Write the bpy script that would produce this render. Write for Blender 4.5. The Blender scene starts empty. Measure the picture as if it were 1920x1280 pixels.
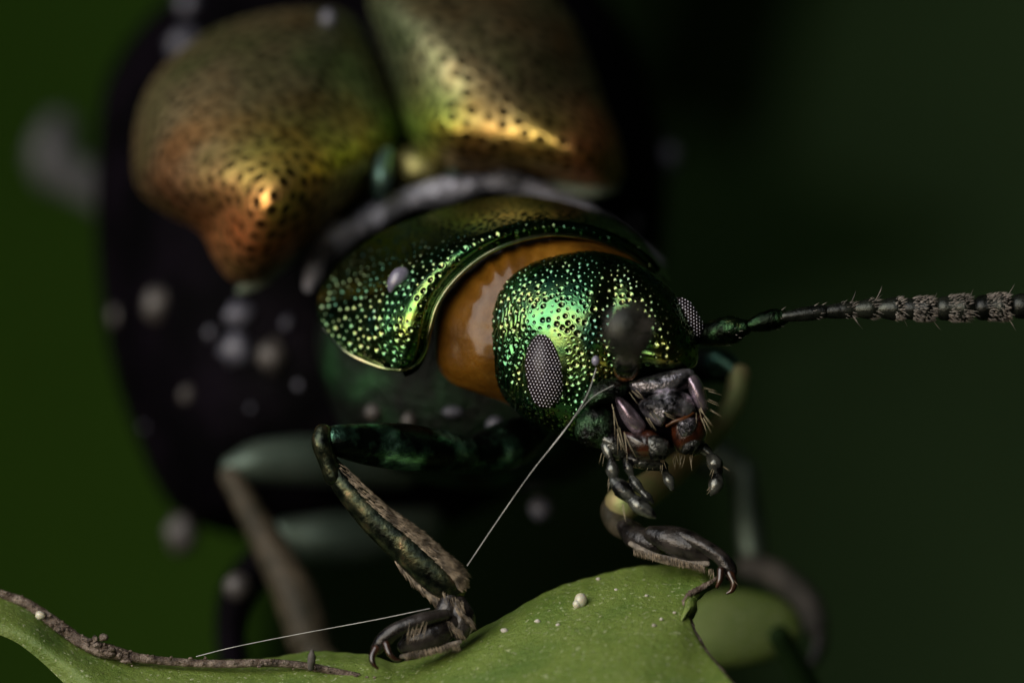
import bpy, math, random
import numpy as np
from mathutils import Vector, kdtree

# ------------------------------------------------------------------ camera, world, sun
# macro scene: 1 Blender unit = 1 millimetre
SC = bpy.context.scene
SC.unit_settings.system = 'METRIC'
SC.unit_settings.scale_length = 0.001
random.seed(4)
RNG = np.random.default_rng(7)
COL = SC.collection

D = 40.0                      # working distance of the macro lens (mm)
K = 320.0                     # photo pixels per mm in the plane y = 0
camd = bpy.data.cameras.new('camera')
cam = bpy.data.objects.new('camera', camd)
COL.objects.link(cam)
cam.location = (0, -D, 0)
cam.rotation_euler = (math.radians(90), 0, 0)
camd.sensor_width = 36
camd.lens = 36 * D / 6.0
camd.clip_start = 0.5
camd.clip_end = 2000
camd.dof.use_dof = True
camd.dof.focus_distance = D + 0.10
APERTURE = 0.80               # lens opening radius in mm
camd.dof.aperture_fstop = camd.lens * 1e-3 / (2 * APERTURE)
camd.dof.aperture_blades = 7
SC.camera = cam

SUN_DIR = Vector((-0.63, -0.67, 0.40)).normalized()     # towards the light
elev = math.asin(SUN_DIR.z)
azim = math.atan2(SUN_DIR.x, SUN_DIR.y)
w = bpy.data.worlds.new('World')
SC.world = w
w.use_nodes = True
nt = w.node_tree
bg = nt.nodes['Background']
sky = nt.nodes.new('ShaderNodeTexSky')
sky.sky_type = 'NISHITA'
sky.sun_disc = False
sky.sun_elevation = elev
sky.sun_rotation = azim
nt.links.new(sky.outputs[0], bg.inputs[0])
bg.inputs[1].default_value = 0.12
sund = bpy.data.lights.new('sun', 'SUN')
sund.energy = 3.0
sund.angle = math.radians(62)
sund.color = (1.0, 0.95, 0.87)
sun = bpy.data.objects.new('sun', sund)
COL.objects.link(sun)
sun.rotation_euler = SUN_DIR.to_track_quat('Z', 'Y').to_euler()
SC.view_settings.view_transform = 'Standard'
SC.view_settings.look = 'None'
SC.view_settings.exposure = 0.0
SC.view_settings.gamma = 1.0
SC.cycles.use_denoising = True
SC.cycles.max_bounces = 6
SC.cycles.sample_clamp_indirect = 4.0

# ------------------------------------------------------------------ helpers
def P(px, py, y):
    """photo pixel + depth (mm behind the focal plane) -> world point"""
    px = np.asarray(px, float); py = np.asarray(py, float); y = np.asarray(y, float)
    s = (1 + y / D) / K
    return np.stack(np.broadcast_arrays((px - 960) * s, y, (640 - py) * s), -1)

def catmull(pts, n, closed=False):
    p = np.asarray(pts, float)
    if closed:
        q = np.vstack([p[-1], p, p[0], p[1]])
        segs = len(p)
        t = np.linspace(0, segs, n, endpoint=False)
    else:
        q = np.vstack([2 * p[0] - p[1], p, 2 * p[-1] - p[-2]])
        segs = len(p) - 1
        t = np.linspace(0, segs, n)
    i = np.minimum(t.astype(int), segs - 1)
    f = (t - i)[:, None]
    a, b, c, d = q[i], q[i + 1], q[i + 2], q[i + 3]
    return 0.5 * (2 * b + (c - a) * f + (2 * a - 5 * b + 4 * c - d) * f ** 2 + (3 * b - a - 3 * c + d) * f ** 3)

def arclen(pts, n):
    """even spacing along a smooth curve"""
    c = catmull(pts, 400)
    d = np.r_[0, np.cumsum(np.linalg.norm(np.diff(c[:, :2], axis=0), axis=1))]
    s = np.linspace(0, d[-1], n)
    return np.stack([np.interp(s, d, c[:, k]) for k in range(c.shape[1])], 1)

def grid_faces(nr, nc, wrap):
    r = np.arange(nr - 1)[:, None]
    c = np.arange(nc if wrap else nc - 1)[None, :]
    c2 = (c + 1) % nc
    a = r * nc + c; b = r * nc + c2; d = (r + 1) * nc + c; e = (r + 1) * nc + c2
    return np.stack([a, d, e, b], -1).reshape(-1, 4)

def grid_normals(G, wrap):
    if wrap:
        du = np.roll(G, -1, 1) - np.roll(G, 1, 1)
    else:
        du = np.gradient(G, axis=1)
    dv = np.gradient(G, axis=0)
    n = np.cross(du, dv)
    l = np.linalg.norm(n, axis=-1, keepdims=True)
    l[l < 1e-12] = 1
    return n / l

def mesh(name, V, F, mat, parent=None, col=None, smooth=True):
    me = bpy.data.meshes.new(name)
    me.from_pydata(np.asarray(V).reshape(-1, 3).tolist(), [], np.asarray(F).tolist() if isinstance(F, np.ndarray) else F)
    if col is not None:
        a = me.attributes.new('tint', 'FLOAT_COLOR', 'POINT')
        c = np.ones((len(me.vertices), 4), np.float32)
        c[:, :3] = np.asarray(col).reshape(-1, 3)
        a.data.foreach_set('color', c.ravel())
    if smooth:
        me.polygons.foreach_set('use_smooth', np.ones(len(me.polygons), bool))
    me.materials.append(mat)
    me.update()
    o = bpy.data.objects.new(name, me)
    COL.objects.link(o)
    if parent is not None:
        o.parent = parent
    return o

def empty(name, parent=None, loc=(0, 0, 0)):
    o = bpy.data.objects.new(name, None)
    o.empty_display_size = 0.2
    COL.objects.link(o)
    o.parent = parent
    if parent is None:
        o.location = loc
    return o

def tag(o, label=None, cat=None, group=None, kind=None):
    if label: o['label'] = label
    if cat: o['category'] = cat
    if group: o['group'] = group
    if kind: o['kind'] = kind
    return o

class Blob:
    """closed rounded body: outline in photo pixels, real depth front and back"""
    def __init__(s, outline, centre, yc, df, db=None, p=1.0, tilt=(0, 0), bumps=()):
        c = catmull(outline, 720, True)
        d = c - np.asarray(centre, float)
        th = np.arctan2(d[:, 1], d[:, 0]); r = np.hypot(d[:, 0], d[:, 1])
        o = np.argsort(th)
        s.th, s.r = th[o], r[o]
        s.c, s.yc, s.df, s.db, s.p, s.tilt, s.bumps = centre, yc, df, db or df, p, tilt, bumps
    def R(s, th):
        return np.interp((th + np.pi) % (2 * np.pi) - np.pi, s.th, s.r, period=2 * np.pi)
    def depth(s, px, py, phi):
        c = np.cos(phi)
        y = s.yc - np.where(c > 0, s.df * np.abs(c) ** s.p, -s.db * np.abs(c) ** s.p)
        y = y + (px - s.c[0]) * s.tilt[0] + (py - s.c[1]) * s.tilt[1]
        for b in s.bumps:
            bx, by, rx, dy = b[:4]
            ry = b[4] if len(b) > 4 else rx
            a = b[5] if len(b) > 5 else 0.0
            ux = (px - bx) * math.cos(a) + (py - by) * math.sin(a)
            uy = -(px - bx) * math.sin(a) + (py - by) * math.cos(a)
            y = y + dy * np.exp(-(ux / rx) ** 2 - (uy / ry) ** 2) * np.clip(c * 2, 0, 1)
        return y
    def at(s, px, py, lift=0.0):
        dx, dy = px - s.c[0], py - s.c[1]
        t = np.clip(np.hypot(dx, dy) / s.R(np.arctan2(dy, dx)), 0, 0.999)
        return s.depth(np.asarray(px, float), np.asarray(py, float), np.arcsin(t)) - lift
    def grid(s, nth, nfront, nback):
        phi = np.r_[np.linspace(0.0005, np.pi / 2, nfront), np.linspace(np.pi / 2, np.pi - 0.0005, nback + 1)[1:]]
        th = np.linspace(-np.pi, np.pi, nth, endpoint=False)
        PH, TH = np.meshgrid(phi, th, indexing='ij')
        rr = s.R(TH) * np.sin(PH)
        px = s.c[0] + rr * np.cos(TH); py = s.c[1] + rr * np.sin(TH)
        return P(px, py, s.depth(px, py, PH)), px, py

def blob_mesh(name, b, mat, parent, nth=64, nf=24, nb=16, col=None):
    G, px, py = b.grid(nth, nf, nb)
    return mesh(name, G, grid_faces(G.shape[0], nth, True), mat, parent, None if col is None else col(px, py))

def poisson(V, dmin, cap=4000):
    order = RNG.permutation(len(V))
    cell = {}
    out = []
    for i in order[:60000]:
        v = V[i]
        k = tuple(np.floor(v / dmin).astype(int))
        ok = True
        for a in (-1, 0, 1):
            for b in (-1, 0, 1):
                for c in (-1, 0, 1):
                    for q in cell.get((k[0] + a, k[1] + b, k[2] + c), ()):
                        if (q[0] - v[0]) ** 2 + (q[1] - v[1]) ** 2 + (q[2] - v[2]) ** 2 < dmin * dmin:
                            ok = False
        if ok:
            cell.setdefault(k, []).append(v)
            out.append(v)
            if len(out) >= cap: break
    return np.array(out)

def punch(G, N, mask, dmin, rad, depth=0.55, rvar=0.25):
    """sink round punctures into a dense grid"""
    V = G.reshape(-1, 3).copy(); Nn = N.reshape(-1, 3)
    cand = V[mask.reshape(-1)]
    pit = np.zeros(len(V))
    pts = poisson(cand, dmin)
    rr = rad * (1 + rvar * RNG.uniform(-1, 1, len(pts)))
    kd = kdtree.KDTree(len(pts))
    for i, q in enumerate(pts): kd.insert(q, i)
    kd.balance()
    idx = np.nonzero(mask.reshape(-1))[0]
    for i in idx:
        co, j, dist = kd.find(V[i])
        t = dist / rr[j]
        if t < 1: pit[i] = 1 - t ** 3
        if t < 1.35:
            V_i = -depth * rr[j] * (0.5 + 0.5 * math.cos(math.pi * min(t, 1)))
            if t > 0.8: V_i += 0.06 * rr[j] * math.sin(math.pi * (t - 0.8) / 0.55)
            G.reshape(-1, 3)[i] += Nn[i] * V_i
    return G, pit.reshape(G.shape[:2])

def tube(ctrl, n=24, seg=12, flat=1.0, wob=0.0, flat_dir=None):
    """ctrl rows: px, py, depth, radius(px) -> rounded tapering limb"""
    c = np.asarray(ctrl, float)
    s = catmull(c, n)
    pts = P(s[:, 0], s[:, 1], s[:, 2]); rad = np.maximum(s[:, 3], 0.3) / K
    T = np.gradient(pts, axis=0); T /= np.linalg.norm(T, axis=1, keepdims=True)
    up = np.array([0.0, -1.0, 0.0]) if flat_dir is None else np.asarray(flat_dir, float)
    rings = []; frames = []
    for i in range(n):
        a = np.cross(T[i], up)
        if np.linalg.norm(a) < 1e-4: a = np.cross(T[i], (0.3, 0.2, 1))
        a /= np.linalg.norm(a); b = np.cross(a, T[i])
        frames.append((a, b))
    def ring(p, r, fr):
        ang = np.linspace(0, 2 * np.pi, seg, endpoint=False)
        rv = r * (1 + (wob * RNG.uniform(-1, 1, seg) if wob else 0))
        return p + (np.cos(ang) * rv)[:, None] * fr[0] + (np.sin(ang) * rv * flat)[:, None] * fr[1]
    for k in (0.97, 0.75, 0.42):
        rings.append(ring(pts[0] - T[0] * rad[0] * k * 0.8, rad[0] * math.sqrt(1 - k * k), frames[0]))
    for i in range(n): rings.append(ring(pts[i], rad[i], frames[i]))
    for k in (0.42, 0.75, 0.97):
        rings.append(ring(pts[-1] + T[-1] * rad[-1] * k * 0.8, rad[-1] * math.sqrt(1 - k * k), frames[-1]))
    G = np.array(rings)
    F = grid_faces(len(G), seg, True).tolist()
    F.append(list(range(seg))[::1]); L = (len(G) - 1) * seg
    F.append([L + k for k in range(seg)][::-1])
    return G.reshape(-1, 3), F

def tube_mesh(name, ctrl, mat, parent, **k):
    V, F = tube(ctrl, **k)
    return mesh(name, V, F, mat, parent)

def join(parts):
    V = []; F = []; o = 0
    for v, f in parts:
        V.append(v); F += [[i + o for i in q] for q in (f.tolist() if isinstance(f, np.ndarray) else f)]
        o += len(v)
    return np.vstack(V), F

def spike(base, d, length, rad, bend=0.25):
    """one bristle: tapered, slightly curved, three-sided"""
    d = np.asarray(d, float); d = d / np.linalg.norm(d)
    side = np.cross(d, RNG.normal(size=3)); side /= np.linalg.norm(side)
    oth = np.cross(d, side)
    V = []
    for k, (t, r) in enumerate(((0, 1), (0.35, 0.85), (0.7, 0.55), (1.0, 0.12))):
        p = base + d * length * t + side * bend * length * t * t
        for a in range(3):
            an = a * 2.0944
            V.append(p + rad * r * (math.cos(an) * side + math.sin(an) * oth))
    F = []
    for k in range(3):
        for a in range(3):
            b = (a + 1) % 3
            F.append([k * 3 + a, k * 3 + b, k * 3 + 3 + b, k * 3 + 3 + a])
    F.append([9, 10, 11]); F.append([2, 1, 0])
    return np.array(V), F

def ball(c, r, nu=10, nv=7, sq=(1, 1, 1), jit=0.0):
    ph = np.linspace(0.02, np.pi - 0.02, nv); th = np.linspace(0, 2 * np.pi, nu, endpoint=False)
    PH, TH = np.meshgrid(ph, th, indexing='ij')
    rr = r * (1 + jit * RNG.uniform(-1, 1, PH.shape))
    G = np.stack([rr * np.sin(PH) * np.cos(TH) * sq[0], rr * np.sin(PH) * np.sin(TH) * sq[1], rr * np.cos(PH) * sq[2]], -1) + np.asarray(c)
    F = grid_faces(nv, nu, True)[:, ::-1].tolist()
    F.append(list(range(nu))); F.append([(nv - 1) * nu + k for k in range(nu)][::-1])
    return G.reshape(-1, 3), F

# ------------------------------------------------------------------ materials
def base_mat(name):
    m = bpy.data.materials.new(name)
    m.use_nodes = True
    return m, m.node_tree, m.node_tree.nodes['Principled BSDF']

def coords(nt, scale=1.0):
    tc = nt.nodes.new('ShaderNodeTexCoord')
    return tc.outputs['Object']

def noise(nt, vec, scale, detail=4, rough=0.55):
    n = nt.nodes.new('ShaderNodeTexNoise')
    n.inputs['Scale'].default_value = scale
    n.inputs['Detail'].default_value = detail
    n.inputs['Roughness'].default_value = rough
    nt.links.new(vec, n.inputs['Vector'])
    return n.outputs[0]

def ramp(nt, fac, stops):
    r = nt.nodes.new('ShaderNodeValToRGB')
    e = r.color_ramp.elements
    while len(e) > 1: e.remove(e[0])
    e[0].position = stops[0][0]; e[0].color = (*stops[0][1], 1)
    for pos, c in stops[1:]:
        x = e.new(pos); x.color = (*c, 1)
    nt.links.new(fac, r.inputs[0])
    return r.outputs[0]

def bump(nt, b, h, strength, dist):
    n = nt.nodes.new('ShaderNodeBump')
    n.inputs['Strength'].default_value = strength
    n.inputs['Distance'].default_value = dist
    nt.links.new(h, n.inputs['Height'])
    nt.links.new(n.outputs[0], b.inputs['Normal'])
    return n

def simple(name, stops, nscale, rough, metal=0.0, bscale=30, bstr=0.0, bdist=0.01, coat=0.0, spec=0.5, attr=False, sss=0.0, sssr=0.1, rough_var=0.0, trans=0.0):
    m, nt, b = base_mat(name)
    v = coords(nt)
    if attr:
        a = nt.nodes.new('ShaderNodeAttribute'); a.attribute_name = 'tint'
        c = a.outputs['Color']
        g = ramp(nt, noise(nt, v, nscale), stops)
        mx = nt.nodes.new('ShaderNodeMix'); mx.data_type = 'RGBA'; mx.blend_type = 'MULTIPLY'
        mx.inputs[0].default_value = 1
        nt.links.new(c, mx.inputs[6]); nt.links.new(g, mx.inputs[7])
        c = mx.outputs[2]
    else:
        c = ramp(nt, noise(nt, v, nscale), stops)
    nt.links.new(c, b.inputs['Base Color'])
    b.inputs['Roughness'].default_value = rough
    if rough_var:
        mr = nt.nodes.new('ShaderNodeMapRange')
        mr.inputs[3].default_value = max(0.03, rough - rough_var); mr.inputs[4].default_value = rough + rough_var
        mr.inputs[1].default_value = 0.3; mr.inputs[2].default_value = 0.7
        nt.links.new(noise(nt, v, nscale * 2.3), mr.inputs[0])
        nt.links.new(mr.outputs[0], b.inputs['Roughness'])
    b.inputs['Metallic'].default_value = metal
    b.inputs['Coat Weight'].default_value = coat
    b.inputs['Coat Roughness'].default_value = 0.08
    b.inputs['Specular IOR Level'].default_value = spec
    if sss:
        b.inputs['Subsurface Weight'].default_value = sss
        b.inputs['Subsurface Radius'].default_value = (1.0, 0.5, 0.15)
        b.inputs['Subsurface Scale'].default_value = sssr
    if trans:
        b.inputs['Transmission Weight'].default_value = trans
    if bstr:
        bump(nt, b, noise(nt, v, bscale, 5, 0.6), bstr, bdist)
    return m

M = {}
M['head'] = simple('green_metal_head', [(0.3, (0.04, 0.16, 0.08)), (0.45, (0.075, 0.22, 0.085)), (0.56, (0.15, 0.245, 0.075)), (0.68, (0.06, 0.19, 0.11))], 3.2, 0.20, 1.0, 55, 0.25, 0.004, rough_var=0.06, attr=True)
M['elytra'] = None
M['black'] = simple('black_cuticle', [(0.40, (0.0008, 0.0007, 0.001)), (0.65, (0.0030, 0.0020, 0.0036))], 2.0, 0.6, 0.0, 6, 0.5, 0.08, spec=0.02)
M['thorax'] = simple('dark_green_cuticle', [(0.42, (0.004, 0.006, 0.004)), (0.56, (0.008, 0.024, 0.010)), (0.68, (0.018, 0.065, 0.022))], 3.5, 0.36, 0.7, 22, 0.8, 0.04)
M['mouth'] = simple('gunmetal_mouthparts', [(0.40, (0.008, 0.008, 0.009)), (0.50, (0.13, 0.125, 0.14)), (0.64, (0.50, 0.48, 0.54))], 9, 0.10, 0.8, 16, 0.8, 0.022, rough_var=0.03)
M['mandible'] = simple('violet_mandible', [(0.36, (0.08, 0.055, 0.07)), (0.60, (0.52, 0.42, 0.50))], 5, 0.22, 0.8, 30, 0.5, 0.010, rough_var=0.08)
M['redbrown'] = simple('reddish_chitin', [(0.42, (0.005, 0.003, 0.0025)), (0.66, (0.050, 0.013, 0.005))], 9, 0.16, 0.0, 24, 0.6, 0.015, coat=0.6)
M['palp'] = simple('black_palp', [(0.42, (0.006, 0.006, 0.006)), (0.64, (0.13, 0.135, 0.12))], 11, 0.10, 0.6, 20, 0.6, 0.012, rough_var=0.1)
M['leg'] = simple('bronze_green_leg', [(0.34, (0.007, 0.009, 0.007)), (0.48, (0.022, 0.030, 0.018)), (0.60, (0.075, 0.078, 0.042)), (0.70, (0.15, 0.105, 0.06))], 11, 0.2, 0.85, 30, 0.5, 0.008, rough_var=0.1)
M['femur'] = simple('dark_green_femur', [(0.44, (0.006, 0.010, 0.008)), (0.54, (0.04, 0.10, 0.065)), (0.64, (0.22, 0.46, 0.33))], 5, 0.22, 0.9, 20, 0.6, 0.014, rough_var=0.08)
M['paleleg'] = simple('grey_green_femur', [(0.35, (0.035, 0.055, 0.04)), (0.65, (0.09, 0.12, 0.095))], 2, 0.4, 0.6, 30, 0.4, 0.008)
M['tarsus'] = simple('black_tarsus', [(0.38, (0.006, 0.005, 0.005)), (0.64, (0.035, 0.03, 0.027))], 8, 0.17, 0.2, 13, 0.7, 0.016, spec=0.4)
M['claw'] = simple('amber_claw', [(0.35, (0.008, 0.005, 0.004)), (0.65, (0.045, 0.018, 0.009))], 10, 0.22, 0.0, coat=0.4)
M['pad'] = simple('pale_tarsal_pad', [(0.35, (0.08, 0.068, 0.055)), (0.65, (0.22, 0.19, 0.155))], 30, 0.7, 0.0, 90, 0.8, 0.01)
M['hair'] = simple('brown_bristle', [(0.40, (0.06, 0.045, 0.028)), (0.60, (0.30, 0.235, 0.16))], 16, 0.45, 0.0)
M['palehair'] = simple('straw_bristle', [(0.35, (0.20, 0.16, 0.09)), (0.65, (0.42, 0.36, 0.24))], 8, 0.4, 0.0)
M['greyhair'] = simple('grey_brown_bristle', [(0.35, (0.12, 0.105, 0.09)), (0.65, (0.32, 0.28, 0.245))], 8, 0.4, 0.0)
M['eye'] = simple('eye_dark', [(0.3, (0.006, 0.004, 0.006)), (0.7, (0.015, 0.009, 0.009))], 6, 0.35, 0.0, spec=0.2)
M['facet'] = simple('eye_facet', [(0.3, (0.46, 0.44, 0.50)), (0.7, (0.62, 0.60, 0.68))], 4, 0.25, 0.6)  # pale colour paints the white sparkle of each lens
M['antenna'] = simple('antenna_dark', [(0.38, (0.005, 0.006, 0.005)), (0.65, (0.028, 0.032, 0.024))], 9, 0.26, 0.6, 70, 0.5, 0.006, rough_var=0.08)
M['scape'] = simple('antenna_green', [(0.44, (0.004, 0.007, 0.004)), (0.56, (0.02, 0.05, 0.02)), (0.68, (0.14, 0.16, 0.05))], 7, 0.22, 0.95, 24, 0.7, 0.016, rough_var=0.08)
M['rim'] = simple('rim_bronze', [(0.35, (0.18, 0.25, 0.12)), (0.65, (0.44, 0.38, 0.23))], 7, 0.2, 1.0)
M['collar'] = simple('grey_violet_collar', [(0.40, (0.03, 0.03, 0.036)), (0.58, (0.32, 0.32, 0.38))], 3.4, 0.34, 0.4, 6, 0.9, 0.10)  # pale patches of the noise paint broken highlights on the collar
M['neck'] = simple('amber_membrane', [(0.3, (0.045, 0.018, 0.002)), (0.5, (0.105, 0.044, 0.004)), (0.7, (0.17, 0.076, 0.007))], 3.2, 0.4, 0.0, 9, 0.5, 0.03, coat=0.4, spec=0.1, sss=0.25, sssr=0.12)
M['leaf'] = None
M['leafedge'] = simple('withered_edge', [(0.3, (0.035, 0.024, 0.018)), (0.5, (0.10, 0.070, 0.05)), (0.64, (0.22, 0.175, 0.14))], 14, 0.45, 0.0, 26, 1.0, 0.04)
M['silk'] = simple('silk', [(0.3, (0.18, 0.18, 0.17)), (0.7, (0.5, 0.5, 0.48))], 9, 0.25, 0.0, sss=0.0)
M['egg'] = simple('cream_egg', [(0.3, (0.42, 0.40, 0.30)), (0.7, (0.54, 0.52, 0.41))], 6, 0.3, 0.0, sss=0.3, sssr=0.04, coat=0.2)
M['crumb'] = simple('crumb', [(0.3, (0.26, 0.24, 0.19)), (0.7, (0.48, 0.46, 0.40))], 12, 0.5, 0.0)
M['glint'] = simple('glint', [(0.3, (0.022, 0.019, 0.018)), (0.7, (0.075, 0.066, 0.060))], 7, 0.5, 0.0)  # base colours standing in for blurred spots of light
M['glintblue'] = simple('glint_bluish', [(0.3, (0.03, 0.03, 0.04)), (0.7, (0.12, 0.12, 0.155))], 7, 0.4, 0.0)
M['flake'] = simple('wax_flake', [(0.3, (0.09, 0.085, 0.12)), (0.7, (0.20, 0.19, 0.25))], 14, 0.25, 0.0, coat=0.2)
M['soil'] = simple('soil', [(0.3, (0.008, 0.010, 0.005)), (0.7, (0.020, 0.022, 0.010))], 0.3, 0.9, 0.0)
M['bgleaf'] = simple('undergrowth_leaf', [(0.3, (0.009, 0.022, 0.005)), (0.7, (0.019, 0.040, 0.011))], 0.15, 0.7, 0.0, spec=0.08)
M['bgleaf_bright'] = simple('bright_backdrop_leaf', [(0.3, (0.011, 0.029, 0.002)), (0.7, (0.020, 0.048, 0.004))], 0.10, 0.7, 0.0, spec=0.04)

def elytra_mat():
    m, nt, b = base_mat('coppery_elytra')
    v = coords(nt)
    a = nt.nodes.new('ShaderNodeAttribute'); a.attribute_name = 'tint'
    g = ramp(nt, noise(nt, v, 1.8), [(0.32, (0.75, 0.95, 0.75)), (0.5, (1, 1, 1)), (0.68, (1.0, 0.75, 0.6))])
    mx = nt.nodes.new('ShaderNodeMix'); mx.data_type = 'RGBA'; mx.blend_type = 'MULTIPLY'
    mx.inputs[0].default_value = 1
    nt.links.new(a.outputs['Color'], mx.inputs[6]); nt.links.new(g, mx.inputs[7])
    b.inputs['Metallic'].default_value = 1.0
    basec = mx.outputs[2]
    b.inputs['Roughness'].default_value = 0.50
    nt.links.new(basec, b.inputs['Base Color'])
    bump(nt, b, noise(nt, v, 14, 3, 0.5), 0.3, 0.02)
    return m
M['elytra'] = elytra_mat()

def leaf_mat():
    m, nt, b = base_mat('leaf_green')
    v = coords(nt)
    c = ramp(nt, noise(nt, v, 1.9, 8, 0.68), [(0.3, (0.070, 0.130, 0.020)), (0.5, (0.120, 0.175, 0.030)), (0.7, (0.155, 0.210, 0.046))])
    sp = ramp(nt, noise(nt, v, 38, 2, 0.5), [(0.62, (0, 0, 0)), (0.70, (1, 1, 1))])
    mx = nt.nodes.new('ShaderNodeMix'); mx.data_type = 'RGBA'
    nt.links.new(sp, mx.inputs[0]); nt.links.new(c, mx.inputs[6]); mx.inputs[7].default_value = (0.30, 0.34, 0.18, 1)
    nt.links.new(mx.outputs[2], b.inputs['Base Color'])
    b.inputs['Roughness'].default_value = 0.42
    b.inputs['Subsurface Weight'].default_value = 0.15
    b.inputs['Subsurface Radius'].default_value = (0.5, 1.0, 0.2)
    b.inputs['Subsurface Scale'].default_value = 0.06
    bump(nt, b, noise(nt, v, 20, 6, 0.7), 0.8, 0.025)
    return m
M['leaf'] = leaf_mat()

# ------------------------------------------------------------------ setting: undergrowth bank and foliage
n = 60
gx = np.linspace(-160, 160, n); gy = np.linspace(-160, 160, n)
GX, GY = np.meshgrid(gx, gy)
R_ = np.hypot(GX, GY)
GZ = -30 + 0.9 * np.maximum(0, GY - 35) + 3 * np.sin(GX * 0.11) * np.cos(GY * 0.09)
G = np.stack([GX, GY, GZ], -1)
tag(mesh('ground', G, grid_faces(n, n, False)[:, ::-1], M['soil']), 'dark soil bank under the undergrowth', 'ground', kind='structure')

def leaf_blade(length, width, curl=0.2, nl=6):
    V = []; F = []
    for i in range(nl + 1):
        t = i / nl
        wd = width * (math.sin(math.pi * min(1, t * 0.93 + 0.04)) ** 0.8) * 0.5
        z = -curl * length * t * t
        V += [(-wd, t * length, z + wd * 0.25), (0, t * length, z), (wd, t * length, z + wd * 0.25)]
    for i in range(nl):
        a = i * 3
        F += [[a, a + 1, a + 4, a + 3], [a + 1, a + 2, a + 5, a + 4]]
    return np.array(V), F

parts = []
gap = np.array(SUN_DIR)  # leaf shell also added round the camera for dark reflections, open towards the sun
cnt = 0
while cnt < 5200:
    d = RNG.normal(size=3); d /= np.linalg.norm(d)
    r = RNG.uniform(26, 62)
    p = d * r
    if d @ gap > math.cos(math.radians(45)): continue
    e = p - np.array([11.0, 27.0, -2.0])                             # opening widened to let sun onto the far right
    if e @ gap > np.linalg.norm(e) * math.cos(math.radians(26)): continue
    if p[1] < 8 and math.hypot(p[0], p[2]) < 14: continue          # clear line of sight to the beetle
    if d[1] > 0.5 and r < 34: continue
    v, f = leaf_blade(RNG.uniform(7, 13), RNG.uniform(4, 7), RNG.uniform(0, 0.4), 4)
    q = Vector(-d + RNG.normal(size=3) * 0.55).normalized().to_track_quat('Z', 'Y').to_matrix()
    a = RNG.uniform(0, 6.28); ca, sa = math.cos(a), math.sin(a)
    v = v @ np.array([[ca, sa, 0], [-sa, ca, 0], [0, 0, 1]])
    v = v @ np.array(q).T + p
    if ((v[:, 1] < 6) & (np.hypot(v[:, 0], v[:, 2]) < 8)).any(): continue
    parts.append((v, f)); cnt += 1
# unseen leaf cluster added left of frame to shade the hollow behind the beetle
for k in range(420):
    d = RNG.normal(size=3); d /= np.linalg.norm(d)
    p = np.array([-23.0, 13.5, 7.0]) + d * RNG.uniform(0, 1) ** 0.4 * np.array([8.0, 7.5, 14.0])
    v, f = leaf_blade(RNG.uniform(5, 9), RNG.uniform(3, 5), RNG.uniform(0, 0.4), 4)
    q = Vector(gap + RNG.normal(size=3) * 0.5).normalized().to_track_quat('Z', 'Y').to_matrix()
    a = RNG.uniform(0, 6.28); ca, sa = math.cos(a), math.sin(a)
    v = v @ np.array([[ca, sa, 0], [-sa, ca, 0], [0, 0, 1]]) @ np.array(q).T + p
    if v[:, 0].max() > -9.5: continue
    parts.append((v, f))
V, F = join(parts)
tag(mesh('background_and_shade_foliage', V, F, M['bgleaf']), 'dense dark green undergrowth blurred out behind the beetle, with unseen leaves added for shade', 'foliage', kind='stuff')

# ------------------------------------------------------------------ the beetle
beetle = empty('beetle', loc=tuple(P(900, 1100, 0.6)))
tag(beetle, 'metallic green leaf beetle with swollen black abdomen standing on the chewed leaf', 'beetle')
beetle.location = (0, 0, 0)

# --- abdomen
abd = Blob([(180, 300), (200, 150), (290, 20), (450, -90), (700, -150), (950, -120), (1120, -20), (1210, 140), (1250, 320), (1240, 500), (1190, 680), (1080, 840), (900, 960), (680, 1020), (470, 1010), (330, 960), (255, 820), (205, 660), (182, 480)],
           (710, 440), 5.3, 2.0, 3.0, tilt=(0, -0.0016))
blob_mesh('abdomen', abd, M['black'], beetle, 96, 40, 30)
# --- thorax underside
thx = Blob([(590, 620), (640, 560), (760, 520), (900, 500), (1060, 500), (1180, 560), (1220, 660), (1200, 780), (1120, 880), (980, 920), (830, 910), (700, 860), (620, 760)], (900, 700), 2.2, 0.8, 1.3)
blob_mesh('thorax', thx, M['thorax'], beetle, 80, 30, 20)

# --- elytra
def tint_e(px, py):
    c = np.zeros(px.shape + (3,)) + np.array([0.34, 0.275, 0.14])
    def mixin(bx, by, rx, ry, colr, k=1.0):
        wgt = (k * np.exp(-((px - bx) / rx) ** 2 - ((py - by) / ry) ** 2))[..., None]
        return c * (1 - wgt) + wgt * np.array(colr)
    c = mixin(700, 120, 120, 200, (0.14, 0.22, 0.12), 0.8)
    c = mixin(330, 380, 120, 130, (0.28, 0.12, 0.06), 0.7)
    c = mixin(560, 300, 110, 80, (0.80, 0.68, 0.13))
    c = mixin(480, 430, 110, 90, (0.98, 0.38, 0.13))
    c = mixin(590, 370, 60, 60, (0.80, 0.42, 0.14), 0.8)
    c = mixin(810, 240, 70, 60, (0.42, 0.58, 0.10))
    c = mixin(1000, 270, 120, 60, (0.75, 0.50, 0.13))
    c = mixin(1110, 290, 55, 80, (0.85, 0.32, 0.12))
    c = mixin(890, 300, 60, 40, (0.62, 0.28, 0.10), 0.8)
    return c
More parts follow.
